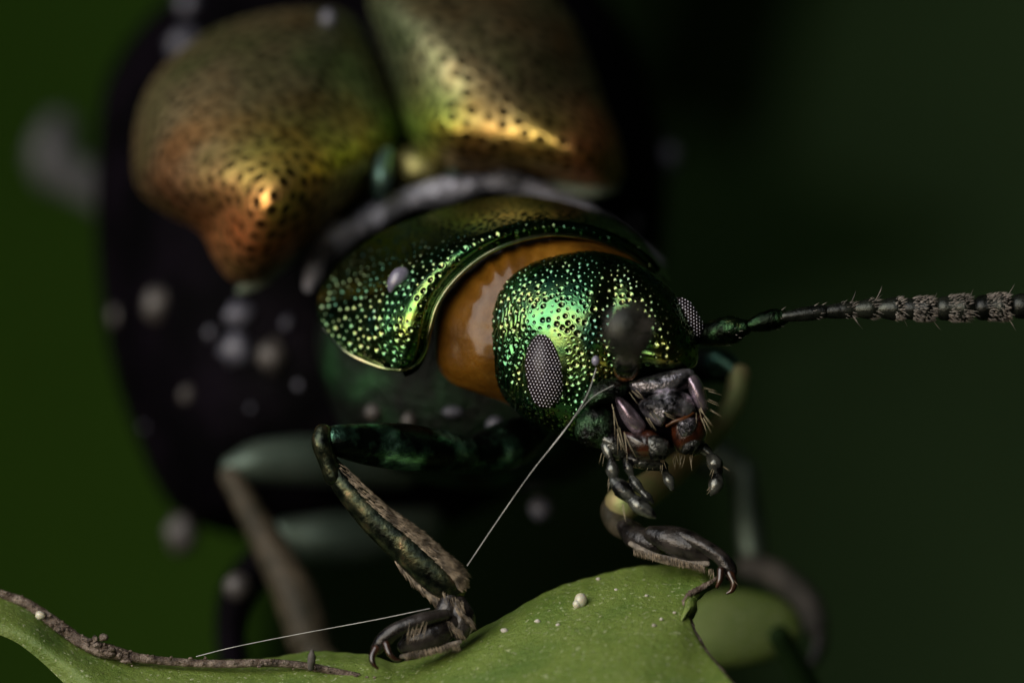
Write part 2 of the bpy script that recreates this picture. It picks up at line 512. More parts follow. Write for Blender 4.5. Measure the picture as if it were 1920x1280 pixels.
def punct_elytron(b):
    G, ex, ey = b.grid(420, 150, 12)
    N = grid_normals(G, True)
    if N[40, 60] @ np.array([0, -1, 0]) < 0: N = -N
    m = np.zeros(ex.shape, bool); m[:148] = True
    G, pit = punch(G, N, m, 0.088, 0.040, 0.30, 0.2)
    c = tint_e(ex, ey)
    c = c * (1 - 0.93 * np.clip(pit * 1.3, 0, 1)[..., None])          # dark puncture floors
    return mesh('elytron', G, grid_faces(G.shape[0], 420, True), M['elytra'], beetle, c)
el = Blob([(248, 300), (262, 200), (310, 120), (400, 55), (520, 20), (640, 20), (695, 80), (735, 170), (755, 250), (735, 310), (690, 360), (620, 420), (550, 480), (490, 525), (440, 528), (405, 490), (375, 435), (310, 400), (262, 360)],
          (520, 280), 2.85, 1.05, 0.5, tilt=(0.0003, -0.0019),
          bumps=((500, 390, 135, -0.42), (575, 330, 90, -0.16), (420, 420, 50, 0.08), (620, 200, 120, 0.1)))
punct_elytron(el)
er = Blob([(690, 0), (720, -60), (820, -80), (960, -60), (1060, 20), (1105, 110), (1135, 200), (1162, 270), (1168, 330), (1140, 352), (1060, 340), (980, 322), (900, 325), (830, 320), (790, 290), (765, 250), (745, 180), (715, 90)],
          (930, 170), 3.0, 1.05, 0.5, tilt=(0.0006, -0.0021),
          bumps=((1010, 275, 100, -0.25, 65), (1110, 285, 60, -0.26, 80), (820, 235, 45, -0.1)))
punct_elytron(er)
M['flange'] = simple('pale_grey_green_flange', [(0.3, (0.10, 0.13, 0.09)), (0.7, (0.22, 0.26, 0.20))], 3, 0.4, 0.2)
tube_mesh('elytron_flange', [(450, 545, 2.5, 8), (490, 522, 2.35, 16), (540, 478, 2.3, 18), (590, 435, 2.35, 10)], M['flange'], beetle)
tube_mesh('elytron_flange', [(960, 338, 2.55, 8), (1040, 352, 2.5, 14), (1110, 360, 2.5, 14), (1155, 352, 2.6, 8)], M['flange'], beetle)
scu = Blob([(730, 330), (740, 290), (775, 272), (820, 282), (850, 310), (845, 345), (800, 360), (750, 355)], (790, 318), 2.5, 0.2, 0.2)
blob_mesh('scutellum', scu, M['elytra'], beetle, 40, 14, 8, lambda px, py: np.zeros(px.shape + (3,)) + np.array([0.22, 0.20, 0.08]))
M['teal'] = simple('teal_ridge', [(0.3, (0.08, 0.15, 0.12)), (0.7, (0.16, 0.26, 0.22))], 4, 0.4, 0.8)
tube_mesh('scutellar_ridge', [(728, 285, 2.3, 12), (720, 310, 2.25, 20), (715, 340, 2.2, 20), (712, 372, 2.3, 14)], M['teal'], beetle)
tube_mesh('scutellar_ridge', [(815, 290, 2.42, 8), (835, 300, 2.4, 14), (850, 318, 2.4, 14), (858, 330, 2.42, 8)], M['teal'], beetle)

# --- pronotum
RIM = [(1225, 520, 0.75), (1205, 497, 0.70), (1165, 470, 0.60), (1110, 449, 0.52), (1035, 440, 0.46), (960, 455, 0.42), (900, 484, 0.40), (850, 528, 0.38), (820, 572, 0.37), (806, 618, 0.38), (797, 656, 0.42), (778, 684, 0.46), (752, 693, 0.52)]
REAR = [(1262, 540, 1.35), (1235, 490, 1.40), (1170, 425, 1.45), (1080, 385, 1.45), (980, 366, 1.45), (880, 378, 1.42), (780, 408, 1.36), (690, 450, 1.30), (630, 500, 1.20), (595, 560, 1.05), (604, 612, 0.86), (650, 658, 0.66), (712, 686, 0.56)]
NU, NV = 620, 250
A = arclen(REAR, NU); B = arclen(RIM, NU)
u = np.linspace(0, 1, NU)
v = np.linspace(0, 1, NV)[:, None, None]
Gp = A[None] * (1 - v) + B[None] * v
lat = np.clip((u - 0.45) / 0.55, 0, 1)[None, :]                  # 0 over the back, 1 at the left lobe
vv = v[..., 0]
PK = 0.76
hump = np.where(vv < PK, np.sin(0.5 * np.pi * np.clip(vv / PK, 0, 1)) ** 1.15, np.cos(0.5 * np.pi * np.clip((vv - PK) / (1 - PK), 0, 1)) ** 0.8)
# swelling: over the back it stands up, on the lobe it bulges towards the viewer
bulge = hump * (0.15 + 0.12 * np.sin(np.pi * np.clip((u[None, :] - 0.35) / 0.6, 0, 1)))
px = Gp[..., 0].copy(); py = Gp[..., 1].copy(); yy = Gp[..., 2].copy()
py -= 14 * hump * (1 - lat)
yy -= bulge
# channel just behind the raised front margin
yy += 0.05 * np.exp(-((vv - 0.955) / 0.022) ** 2) * np.ones_like(yy)
Gp = P(px, py, yy)
Np = grid_normals(Gp, False)
if (Np[NV // 2, NU // 2] @ np.array([0, -1, 0.3])) < 0: Np = -Np
fp = grid_faces(NV, NU, False)
mask = (vv < 0.955) & (vv > 0.03) & (np.ones_like(px) > 0)
Gp, pitp = punch(Gp, Np, mask, 0.046, 0.0185, 0.45, 0.35)
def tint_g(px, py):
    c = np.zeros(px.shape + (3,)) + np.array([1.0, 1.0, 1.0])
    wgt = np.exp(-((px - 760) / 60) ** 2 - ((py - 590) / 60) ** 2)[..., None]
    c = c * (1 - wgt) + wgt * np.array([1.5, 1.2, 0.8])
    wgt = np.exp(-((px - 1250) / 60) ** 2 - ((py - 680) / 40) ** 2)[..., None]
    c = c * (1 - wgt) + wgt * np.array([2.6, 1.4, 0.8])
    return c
def pit_glint(c, pit):
    # whitish glints painted into the puncture floors
    return c * (1 - pit[..., None]) + pit[..., None] * np.array([1.35, 0.85, 1.2])
# under side, so the shield has thickness
back = Gp - Np * 0.05
Vp = np.vstack([Gp.reshape(-1, 3), back[::6, ::6].reshape(-1, 3)])
nb0 = NU * NV
sub = back[::6, ::6].shape
fb = grid_faces(sub[0], sub[1], False)[:, ::-1] + nb0
tg = pit_glint(tint_g(px, py), pitp)
colp = np.vstack([tg.reshape(-1, 3), tg[::6, ::6].reshape(-1, 3) * 0.3])
pron = mesh('pronotum', Vp, np.vstack([fp, fb]), M['head'], beetle, colp)
rimc = arclen(RIM, 60)
low = arclen([(752, 693, 0.52), (712, 688, 0.55), (650, 660, 0.65), (604, 614, 0.85)], 16)
rc = np.vstack([rimc, low[1:]])
rad = np.r_[np.linspace(4.4, 4.8, 60), np.linspace(4.2, 2.6, 15)]
V, F = tube(np.c_[rc[:, 0], rc[:, 1], rc[:, 2] - 0.012, rad], n=240, seg=8)
mesh('front_margin', V, F, M['rim'], pron)
# collar behind the shield
tube_mesh('collar', [(578, 540, 2.25, 10), (596, 492, 2.25, 28), (625, 450, 2.25, 38), (662, 428, 2.25, 26), (705, 405, 2.30, 32), (760, 376, 2.35, 22), (830, 358, 2.35, 27), (900, 345, 2.40, 20), (960, 342, 2.40, 27), (1010, 356, 2.40, 18), (1080, 385, 2.40, 16), (1150, 430, 2.40, 14), (1230, 500, 2.35, 20)], M['collar'], beetle, n=90, seg=16, wob=0.08)

# --- neck membrane
nk = Blob([(815, 640), (820, 585), (850, 535), (900, 490), (960, 460), (1035, 445), (1110, 452), (1170, 474), (1230, 520), (1270, 600), (1240, 700), (1120, 800), (1000, 780), (935, 752), (860, 722), (825, 690)], (1050, 620), 0.66, 0.42, 0.6, p=0.8)
Gn, npx, npy = nk.grid(320, 90, 16)
Nn = grid_normals(Gn, True)
if Nn[20, 160] @ np.array([0, -1, 0]) < 0: Nn = -Nn
ang = np.arctan2(npy - 620, npx - 1050)
Gn = Gn + Nn * (0.007 * np.sin(ang * 5 + 0.8) + 0.0012 * np.sin(ang * 23 + npx * 0.05) + 0.006 * np.sin(np.hypot(npx - 1050, npy - 620) * 0.09))[..., None]
fold = np.exp(-((np.hypot(npx - 1070, npy - 640) - 205) / 22) ** 2) * np.exp(-((ang + 2.35) / 0.5) ** 2)
Gn = Gn + Nn * (0.012 * fold * np.sin(ang * 34 + npy * 0.04))[..., None]
mesh('neck_membrane', Gn, grid_faces(Gn.shape[0], 320, True), M['neck'], beetle)

# --- head
HEAD_OUT = [(904, 620), (908, 575), (930, 528), (972, 497), (1035, 478), (1110, 470), (1180, 486), (1235, 520), (1275, 562), (1302, 612), (1309, 655), (1302, 688), (1250, 706), (1192, 722), (1165, 748), (1132, 792), (1100, 826), (1066, 822), (1018, 802), (972, 775), (935, 732), (912, 680)]
hd = Blob(HEAD_OUT, (1100, 640), 0.42, 0.47, 0.42, p=0.85, tilt=(-0.0006, -0.0002),
          bumps=((1150, 560, 22, 0.035, 90, 0.15), (1060, 590, 70, -0.03), (1235, 600, 60, -0.03), (1150, 660, 50, 0.05), (1255, 668, 60, -0.06, 32), (1215, 640, 50, 0.04, 12, 0.3), (985, 600, 30, -0.02)))
Gh, hx, hy = hd.grid(660, 250, 24)
Nh = grid_normals(Gh, True)
if Nh[60, 100] @ np.array([0, -1, 0]) < 0: Nh = -Nh
mh = np.zeros(hx.shape, bool); mh[:244] = True
clyp = (hx > 1170) & (hy > 645)
eyeL = ((hx - 1022) / 42) ** 2 + ((hy - 690) / 74) ** 2 < 1
Gh, pith = punch(Gh, Nh, mh & ~eyeL & ~clyp, 0.036, 0.0160, 0.45, 0.5)
Gh, pitc = punch(Gh, Nh, clyp & mh, 0.050, 0.017, 0.5, 0.3)
# fine wrinkles on the cheek beside the eye
wr = np.exp(-((hx - 955) / 25) ** 2 - ((hy - 660) / 90) ** 2) + 0.8 * np.exp(-((hx - 990) / 40) ** 2 - ((hy - 780) / 30) ** 2)
Gh = Gh + Nh * (0.0035 * wr * np.sin(hx * 0.8 + 2.5 * np.sin(hy * 0.05) + 1.7 * np.sin(hx * 0.21 + hy * 0.11)))[..., None]
head = mesh('head', Gh, grid_faces(Gh.shape[0], 660, True), M['head'], beetle, pit_glint(tint_g(hx, hy), pith + pitc))

# --- compound eyes
def eye(outline, centre, host, df, spacing, ang, sx, sy, lift):
    cx, cy = centre
    e = Blob(outline, centre, float(host.at(cx, cy)) + lift, df, 0.2, p=1.0)
    eo = blob_mesh('compound_eye', e, M['eye'], beetle, 60, 26, 10)
    eo.parent = beetle
    parts = []
    ca, sa = math.cos(ang), math.sin(ang)
    for i in range(-22, 23):
        for j in range(-30, 31):
            a = (i + 0.5 * (j % 2)) * spacing; b = j * spacing * 0.866
            x = cx + a * ca - b * sa; y = cy + a * sa + b * ca
            t = math.hypot(x - cx, y - cy) / float(e.R(math.atan2(y - cy, x - cx)))
            if t > 0.985: continue
            yd = float(e.at(x, y))
            parts.append(ball(P(x, y, yd), spacing * 0.29 / K, 6, 5))
    V, F = join(parts)
    f = mesh('facets', V, F, M['facet'], eo)
    f['kind'] = 'stuff'
eye([(984, 690), (988, 655), (1002, 628), (1024, 617), (1044, 628), (1058, 655), (1063, 695), (1058, 735), (1040, 760), (1015, 765), (996, 745)], (1024, 690), hd, 0.13, 6.3, 0.12, 1, 1, 0.05)
er_out = [(1268, 560), (1285, 560), (1305, 578), (1318, 605), (1320, 628), (1308, 634), (1295, 620), (1280, 592)]
eye(er_out, (1296, 598), hd, 0.12, 6.0, 0.5, 1, 1, -0.02)

# --- mouthparts (outlines in pixels, set in depth below the front of the head)
def lump(name, out, yc, df, mat, parent=beetle, db=None, nth=48, p=0.9, jit=0.0, tilt=(0, 0)):
    c = np.mean(np.array(out, float), 0)
    b = Blob(out, tuple(c), yc, df, db, p=p, tilt=tilt)
    G, px_, py_ = b.grid(nth, 18, 10)
    if jit: G[1:-1] += RNG.normal(size=G[1:-1].shape) * jit
    return mesh(name, G, grid_faces(G.shape[0], nth, True), mat, parent)

M['wet'] = simple('wet_black_green', [(0.45, (0.004, 0.005, 0.004)), (0.62, (0.03, 0.07, 0.03))], 9, 0.15, 0.7, 18, 1.0, 0.03)
lump('mouth_floor', [(1085, 800), (1130, 740), (1200, 715), (1290, 700), (1320, 740), (1318, 790), (1290, 830), (1210, 845), (1140, 840), (1095, 835)], 0.25, 0.22, M['black'])
lump('clypeus', [(1178, 716), (1230, 700), (1290, 690), (1303, 700), (1298, 722), (1262, 738), (1205, 748), (1185, 735)], 0.02, 0.10, M['mouth'])
lab = lump('labrum', [(1198, 755), (1222, 738), (1262, 730), (1292, 740), (1304, 762), (1297, 782), (1268, 782), (1252, 788), (1240, 800), (1218, 788), (1202, 772)], -0.02, 0.12, M['mouth'], jit=0.0016)
lump('mandible', [(1152, 742), (1166, 745), (1188, 764), (1212, 796), (1206, 812), (1190, 814), (1172, 796), (1158, 768)], -0.02, 0.10, M['mandible'])
lump('mandible', [(1284, 702), (1298, 698), (1314, 712), (1326, 744), (1330, 768), (1318, 776), (1304, 764), (1292, 736)], 0.04, 0.12, M['mandible'])
lump('jaw_lobe', [(1165, 806), (1190, 812), (1216, 804), (1240, 818), (1256, 834), (1248, 858), (1220, 866), (1188, 860), (1168, 838)], 0.0, 0.13, M['redbrown'])
lump('jaw_lobe', [(1258, 790), (1282, 780), (1312, 776), (1326, 790), (1322, 822), (1300, 842), (1276, 850), (1262, 832)], 0.02, 0.12, M['redbrown'])
lump('jaw_tip', [(1212, 816), (1240, 818), (1256, 832), (1250, 856), (1224, 864), (1210, 842)], -0.06, 0.09, M['palp'], jit=0.002)
lump('jaw_tip', [(1272, 790), (1298, 782), (1308, 796), (1296, 816), (1276, 818)], -0.06, 0.07, M['mouth'], jit=0.002)
lump('jaw_tip', [(1280, 830), (1304, 820), (1312, 832), (1296, 848), (1280, 850)], -0.04, 0.06, M['palp'], jit=0.002)
lump('palp_base', [(1120, 816), (1140, 806), (1166, 818), (1176, 846), (1162, 862), (1140, 852)], 0.03, 0.10, M['palp'], jit=0.002)
lump('palp_base', [(1164, 848), (1196, 852), (1236, 860), (1254, 872), (1232, 882), (1190, 876), (1168, 866)], 0.08, 0.10, M['palp'], jit=0.002)
lump('palp_base', [(1284, 826), (1308, 818), (1322, 830), (1316, 848), (1294, 852)], 0.12, 0.10, M['palp'], jit=0.002)
lump('cheek_lobe', [(1078, 800), (1098, 768), (1128, 762), (1150, 780), (1158, 810), (1140, 838), (1108, 838), (1084, 826)], 0.06, 0.13, M['wet'], jit=0.003)
lump('cheek_lobe', [(1092, 742), (1122, 716), (1160, 708), (1180, 718), (1170, 742), (1130, 756), (1104, 762)], 0.02, 0.12, M['wet'], jit=0.003)
lump('antenna_socket', [(1150, 690), (1158, 668), (1180, 662), (1198, 676), (1196, 702), (1174, 716), (1156, 708)], -0.06, 0.07, simple('copper_socket', [(0.3, (0.12, 0.10, 0.03)), (0.7, (0.55, 0.22, 0.10))], 10, 0.25, 0.9, 60, 0.4, 0.005))

def chain(name, pts, mats, parent, hairs=None):
    """jointed appendage: one mesh per segment"""
    root = empty(name, parent)
    for i, (seg, mt) in enumerate(zip(pts, mats)):
        q = [list(r) for r in seg]
        q[0][3] *= 0.72; q[-1][3] *= 0.8
        for r in q[1:-1]: r[3] *= 1.08
        tube_mesh('segment', q, mt, root, n=16, seg=14, wob=0.04)
    return root
PP = M['palp']
chain('maxillary_palp', [
    [(1132, 822, 0.0, 9), (1138, 840, -0.03, 10), (1144, 858, -0.05, 8)],
    [(1146, 862, -0.05, 9), (1148, 880, -0.06, 12), (1152, 898, -0.07, 10)],
    [(1150, 900, -0.07, 13), (1166, 916, -0.09, 16), (1184, 934, -0.11, 15)],
    [(1182, 934, -0.11, 14), (1200, 948, -0.13, 15), (1222, 964, -0.15, 8), (1229, 970, -0.155, 3)]], [PP] * 4, beetle)
chain('labial_palp', [
    [(1172, 858, 0.02, 8), (1178, 876, 0.0, 9), (1184, 892, 0.0, 7)],
    [(1184, 894, 0.0, 9), (1192, 908, -0.02, 10), (1204, 922, -0.04, 8)],
    [(1202, 920, -0.04, 8), (1214, 932, -0.05, 8), (1224, 942, -0.06, 4)]], [PP] * 3, beetle)
chain('labial_palp', [
    [(1236, 862, 0.1, 8), (1243, 876, 0.08, 9), (1248, 886, 0.08, 8)],
    [(1247, 886, 0.08, 9), (1254, 900, 0.06, 10), (1260, 916, 0.05, 7)]], [PP] * 2, beetle)
chain('maxillary_palp', [
    [(1304, 830, 0.12, 9), (1318, 840, 0.1, 11), (1330, 850, 0.08, 10)],
    [(1330, 852, 0.08, 11), (1340, 868, 0.06, 14), (1346, 884, 0.05, 13)],
    [(1345, 886, 0.05, 13), (1343, 906, 0.03, 14), (1336, 922, 0.02, 8), (1333, 928, 0.02, 3)]], [PP] * 3, beetle)

def sp(px, py, y, dx, dy, dz, length_px, rad_px=1.1, bend=0.15):
    return spike(P(px, py, y), (dx, dz, -dy), length_px / K, rad_px / K, bend * RNG.uniform(-1, 1))
hb = []
for (x, y, d, dx, dy, L) in [(1150, 760, -.1, .1, 1, 60), (1160, 800, -.12, .2, 1, 50), (1170, 812, -.14, .35, 1, 55), (1155, 815, -.12, .15, 1, 40), (1182, 735, -.1, .5, .6, 30), (1190, 730, -.1, .6, .5, 28),
                             (1215, 785, -.15, .4, .8, 38), (1246, 775, -.16, .8, .5, 32), (1312, 765, -.1, .5, .9, 45), (1318, 780, -.1, .6, .9, 40), (1308, 770, -.12, .2, 1, 30), (1325, 750, -.02, .9, .4, 34), (1328, 735, 0, .9, .2, 30), (1330, 765, 0, .8, .5, 30), (1320, 725, 0, .9, .2, 26),
                             (1142, 900, -.05, -.1, 1, 26), (1170, 945, -.1, .1, 1, 34), (1222, 770, -.14, .3, .8, 30), (1335, 880, 0, -.4, .8, 22), (1330, 912, 0, -.6, .7, 14), (1352, 870, .05, .9, .5, 20), (1130, 850, 0, -.2, 1, 26)]:
    for k in range(2):
        hb.append(sp(x + RNG.uniform(-4, 4), y + RNG.uniform(-4, 4), d, dx + RNG.uniform(-.2, .2), dy, RNG.uniform(-.4, .2), L * RNG.uniform(.6, 1.15), 0.7))
for k in range(26):
    x = RNG.uniform(1188, 1300); hb.append(sp(x, 850 + RNG.uniform(0, 12), 0.02, RNG.uniform(-.4, .5), 1, -.2, RNG.uniform(14, 30), 0.9))
V, F = join(hb); o = mesh('mouth_bristles', V, F, M['palehair'], beetle); o['kind'] = 'stuff'

tube_mesh('labrum_edge', [(1250, 798, -.07, 2.5), (1264, 790, -.09, 3.2), (1282, 784, -.09, 3.4), (1300, 774, -.07, 2.5)], simple('orange_edge', [(0.35, (0.02, 0.007, 0.003)), (0.65, (0.13, 0.042, 0.010))], 9, 0.3, coat=0.3), beetle)
# --- antennae
def antenna(segs, hair_from, ydir=1.0):
    root = empty('antenna', beetle)
    hp = []
    for i, s in enumerate(segs):
        (x0, y0, d0), (x1, y1, d1), r0, rm, r1 = s
        mt = M['scape'] if i < 2 else M['antenna']
        c = [(x0, y0, d0, r0), (x0 * .6 + x1 * .4, y0 * .6 + y1 * .4, d0 * .6 + d1 * .4, rm * .92), (x0 * .25 + x1 * .75, y0 * .25 + y1 * .75, d0 * .25 + d1 * .75, rm), (x1, y1, d1, r1)]
        tube_mesh('segment', c, mt, root, n=20, seg=16, wob=0.05 if i < 2 else 0.02)
        if 5 <= i < len(segs) - 1:
            n0 = segs[i + 1]
            tube_mesh('joint', [(x1, y1, d1, 11), (n0[0][0], n0[0][1], n0[0][2], 11)], M['antenna'], root, n=6, seg=12)
        a = P(x0, y0, d0); b = P(x1, y1, d1); ax = (b - a) / np.linalg.norm(b - a); Ls = np.linalg.norm(b - a)
        e1 = np.cross(ax, (0.2, 0.3, 1)); e1 /= np.linalg.norm(e1); e2 = np.cross(ax, e1)
        nh = [10, 8, 10, 30, 70, 220][i] if i < 6 else 420
        for k in range(nh):
            t = RNG.uniform(0.1, 0.95) if i >= 6 else RNG.uniform(0.55, 1.0)
            an = RNG.uniform(0, 6.283)
            rr = np.interp(t, [0, .4, .75, 1], [r0, rm * .92, rm, r1]) / K
            rd = math.cos(an) * e1 + math.sin(an) * e2
            hp.append(spike(a + ax * Ls * t + rd * rr * 0.92, ax * 1.0 + rd * (0.62 if t < .65 else 0.4), (RNG.uniform(8, 13) if i >= 5 else RNG.uniform(8, 14)) / K, 0.75 / K, 0.15 * RNG.uniform(-1, 1)))
        if i >= 3:
            for k in range(4):
                an = RNG.uniform(0, 6.283); rd = math.cos(an) * e1 + math.sin(an) * e2
                hp.append(spike(a + ax * Ls * 0.9 + rd * (r1 + rm) * .45 / K, ax * 0.7 + rd, RNG.uniform(18, 34) / K, 0.8 / K, 0.2 * RNG.uniform(-1, 1)))
    V, F = join(hp)
    o = mesh('setae', V, F, M['greyhair'], root); o['kind'] = 'stuff'
    return root
def S(x0, y0, x1, y1, r0, rm, r1, d0, d1): return ((x0, y0, d0), (x1, y1, d1), r0, rm, r1)
antenna([S(1298, 632, 1398, 614, 12, 27, 15, .28, .16), S(1400, 612, 1470, 594, 9, 20, 14, .16, .12), S(1470, 594, 1546, 584, 9, 14, 13, .10, .10), S(1546, 585, 1602, 580, 11, 16, 13, .10, .10), S(1602, 581, 1646, 578, 12, 19, 14, .10, .10),
         S(1646, 580, 1696, 578, 14, 22, 14, .10, .10), S(1704, 579, 1752, 579, 20, 24, 17, .10, .10), S(1770, 578, 1822, 577, 23, 26, 18, .10, .10), S(1842, 577, 1894, 575, 24, 27, 19, .10, .10), S(1912, 574, 1966, 573, 24, 27, 19, .10, .10), S(1978, 572, 2060, 570, 12, 26, 8, .10, .10)], 6)
antenna([S(1176, 694, 1172, 682, 11, 22, 15, -.10, -.34), S(1172, 681, 1172, 675, 9, 18, 13, -.36, -.52), S(1172, 674, 1173, 667, 8, 13, 12, -.52, -.72), S(1173, 667, 1175, 661, 9, 15, 12, -.72, -.86), S(1175, 660, 1177, 654, 9, 18, 13, -.86, -.98),
         S(1177, 654, 1179, 648, 10, 22, 14, -.98, -1.1), S(1179, 647, 1180, 640, 11, 28, 18, -1.12, -1.26), S(1180, 639, 1181, 632, 14, 40, 24, -1.3, -1.44), S(1181, 631, 1181, 624, 16, 44, 28, -1.48, -1.62), S(1181, 623, 1180, 616, 16, 44, 28, -1.66, -1.8), S(1180, 615, 1178, 606, 16, 40, 14, -1.84, -2.0)], 6)

# --- legs
def bristles(rows):
    V, F = join(rows); return V, F
legL = empty('leg', beetle)
tube_mesh('coxa', [(1010, 800, 1.0, 30), (960, 830, 0.9, 46), (900, 850, 0.75, 40), (860, 862, 0.62, 26)], M['femur'], legL, n=24, seg=20)
tube_mesh('femur', [(880, 852, 0.62, 30), (830, 846, 0.48, 40), (760, 838, 0.32, 45), (690, 832, 0.2, 40), (640, 826, 0.12, 32), (612, 822, 0.10, 24)], M['femur'], legL, n=40, seg=24, flat=0.8)
tube_mesh('knee', [(606, 808, 0.08, 17), (604, 830, 0.06, 20), (614, 862, 0.06, 18), (626, 895, 0.06, 18)], M['leg'], legL, n=20, seg=18)
tib = [(618, 870, 0.07, 18), (650, 912, 0.06, 25), (700, 968, 0.05, 31), (750, 1012, 0.04, 36), (800, 1058, 0.03, 39), (834, 1090, 0.02, 36), (850, 1110, 0.02, 26)]
tube_mesh('tibia', tib, M['leg'], legL, n=60, seg=28, flat=0.75)
rows = []
tc = catmull(tib, 200)
for k in range(1900):
    t = int(RNG.beta(2.2, 1.2) * 199)
    x, y, d, r = tc[t]
    tx, ty = tc[min(t + 2, 199), :2] - tc[max(t - 2, 0), :2]; L = math.hypot(tx, ty) + 1e-6; tx /= L; ty /= L
    nx, ny = -ty * -1, tx * -1                     # right/up hand side of the shin
    a = RNG.uniform(0.15, 1.0) ** 0.7 * 1.5                   # round from the front face to the outer edge
    off = math.sin(a) * r * 0.98
    dep = -math.cos(a) * r * 0.75 / K
    g = min(1, max(0.25, t / 170))
    rows.append(spike(P(x + nx * off, y + ny * off, d + dep), (tx * 1.0 + nx * 0.35 * math.sin(a), -0.25 * math.cos(a), -(ty * 1.0 + ny * 0.35 * math.sin(a))), RNG.uniform(16, 30) * (0.5 + 0.5 * g) * (0.55 if t > 170 else 1) / K, RNG.uniform(0.5, 0.9) / K, 0.12 * RNG.uniform(-1, 1)))
for k in range(110):                              # inner edge and tip comb
    t = int(RNG.uniform(0.55, 1.0) * 199)
    x, y, d, r = tc[t]
    tx, ty = tc[min(t + 2, 199), :2] - tc[max(t - 2, 0), :2]; L = math.hypot(tx, ty) + 1e-6; tx /= L; ty /= L
    nx, ny = -ty, tx
    rows.append(spike(P(x + nx * r * .95, y + ny * r * .95, d - 0.03), (tx + nx * .4, -.2, -(ty + ny * .4)), RNG.uniform(14, 34) / K, 1.3 / K, 0.1 * RNG.uniform(-1, 1)))
V, F = join(rows); o = mesh('tibia_bristles', V, F, M['hair'], legL); o['kind'] = 'stuff'

def tarsus(leg, segs, pads, claws, hair_pts, cmat='tarsus'):
    for s in segs: tube_mesh('tarsal_segment', s, M[cmat], leg, n=24, seg=18, flat=0.9)
    for s in pads: tube_mesh('tarsal_pad', s, M['pad'], leg, n=24, seg=14, flat=0.8)
    for s in claws: tube_mesh('claw', s, M['claw'], leg, n=16, seg=10)
    if hair_pts:
        rows = []
        for (a, b, d, dr, n_, L) in hair_pts:
            for k in range(n_):
                t = RNG.uniform(0, 1)
                p = P(a[0] + (b[0] - a[0]) * t + RNG.uniform(-3, 3), a[1] + (b[1] - a[1]) * t + RNG.uniform(-3, 3), d + RNG.uniform(-.04, .03))
                rows.append(spike(p, (dr[0] + RNG.uniform(-.2, .2), RNG.uniform(-.4, .1), -dr[1] + RNG.uniform(-.2, .2)), L * RNG.uniform(.7, 1.2) / K, 0.75 / K, 0.15 * RNG.uniform(-1, 1)))
        V, F = join(rows); o = mesh('tarsal_bristles', V, F, M['hair'], leg); o['kind'] = 'stuff'
tarsus(legL,
       [[(848, 1112, .02, 18), (842, 1138, .0, 24), (832, 1158, .0, 22)],
        [(858, 1132, .0, 20), (868, 1160, -.03, 24), (862, 1186, -.05, 18)],
        [(850, 1168, -.05, 20), (815, 1186, -.06, 30), (780, 1200, -.06, 28), (756, 1212, -.05, 14)],
        [(836, 1152, -.12, 11), (795, 1160, -.16, 14), (752, 1176, -.17, 14), (722, 1196, -.16, 15), (706, 1216, -.15, 12)]],
       [[(878, 1150, -.03, 5), (882, 1174, -.05, 7), (868, 1192, -.06, 6)],
        [(864, 1202, -.07, 4), (820, 1216, -.08, 7), (780, 1226, -.08, 7), (752, 1230, -.07, 4)]],
       [[(706, 1214, -.17, 8), (698, 1230, -.19, 6.5), (700, 1244, -.2, 5), (709, 1253, -.2, 2)],
        [(724, 1206, -.19, 7), (730, 1224, -.22, 5.5), (742, 1236, -.22, 4), (753, 1236, -.22, 1.5)]],
       [((830, 1110), (868, 1130), -.08, (.2, 1), 40, 22), ((855, 1140), (884, 1165), -.1, (.5, .9), 110, 18), ((758, 1170), (800, 1165), -.18, (-.25, 1), 24, 34), ((840, 1165), (866, 1186), -.12, (.4, .8), 40, 22), ((760, 1226), (860, 1206), -.13, (.25, 1), 260, 12)])

legR = empty('leg', beetle)
tube_mesh('femur', [(1240, 720, 1.9, 30), (1300, 690, 1.75, 36), (1350, 685, 1.6, 34), (1384, 704, 1.5, 22)], M['femur'], legR, n=30, seg=20)
M['bronze'] = simple('tawny_green_shin', [(0.32, (0.08, 0.12, 0.05)), (0.5, (0.22, 0.26, 0.10)), (0.68, (0.30, 0.20, 0.11))], 2.2, 0.5, 0.4, 30, 0.5, 0.010, spec=0.2)
tube_mesh('tibia', [(1386, 700, 1.5, 22), (1376, 755, 1.4, 22), (1340, 810, 1.25, 22), (1280, 870, 1.05, 26), (1220, 915, 0.82, 32), (1165, 945, 0.62, 34)], M['bronze'], legR, n=40, seg=20)
M['tawny'] = simple('tawny_tarsus', [(0.35, (0.02, 0.018, 0.011)), (0.65, (0.06, 0.048, 0.032))], 6, 0.5, 0.0, 30, 0.6, 0.012, spec=0.15)
tube_mesh('tarsal_segment', [(1166, 935, .70, 20), (1148, 955, .66, 22), (1160, 983, .58, 22), (1190, 998, .46, 20)], M['tawny'], legR, n=24, seg=18)
tarsus(legR,
       [[(1172, 985, .50, 18), (1195, 1008, .40, 25), (1230, 1020, .30, 24)],
        [(1220, 1000, .24, 16), (1260, 1012, .18, 28), (1300, 1026, .14, 28), (1326, 1038, .12, 16)],
        [(1270, 1000, .14, 12), (1310, 1018, .08, 14), (1346, 1040, .05, 14), (1366, 1064, .04, 15), (1370, 1080, .03, 11)]],
       [[(1182, 1018, .27, 5), (1230, 1044, .20, 8), (1290, 1056, .14, 9), (1328, 1056, .10, 5)]],
       [[(1368, 1074, .02, 9), (1376, 1092, .0, 7), (1372, 1106, .0, 5), (1362, 1112, .0, 2)], [(1352, 1068, .0, 8), (1350, 1086, -.02, 6), (1344, 1100, -.02, 3)]],
       [((1188, 1030), (1320, 1062), .1, (.15, 1), 300, 12), ((1324, 1060), (1340, 1070), .02, (0, 1), 10, 16), ((1364, 1070), (1374, 1090), .02, (.5, .8), 10, 18)])

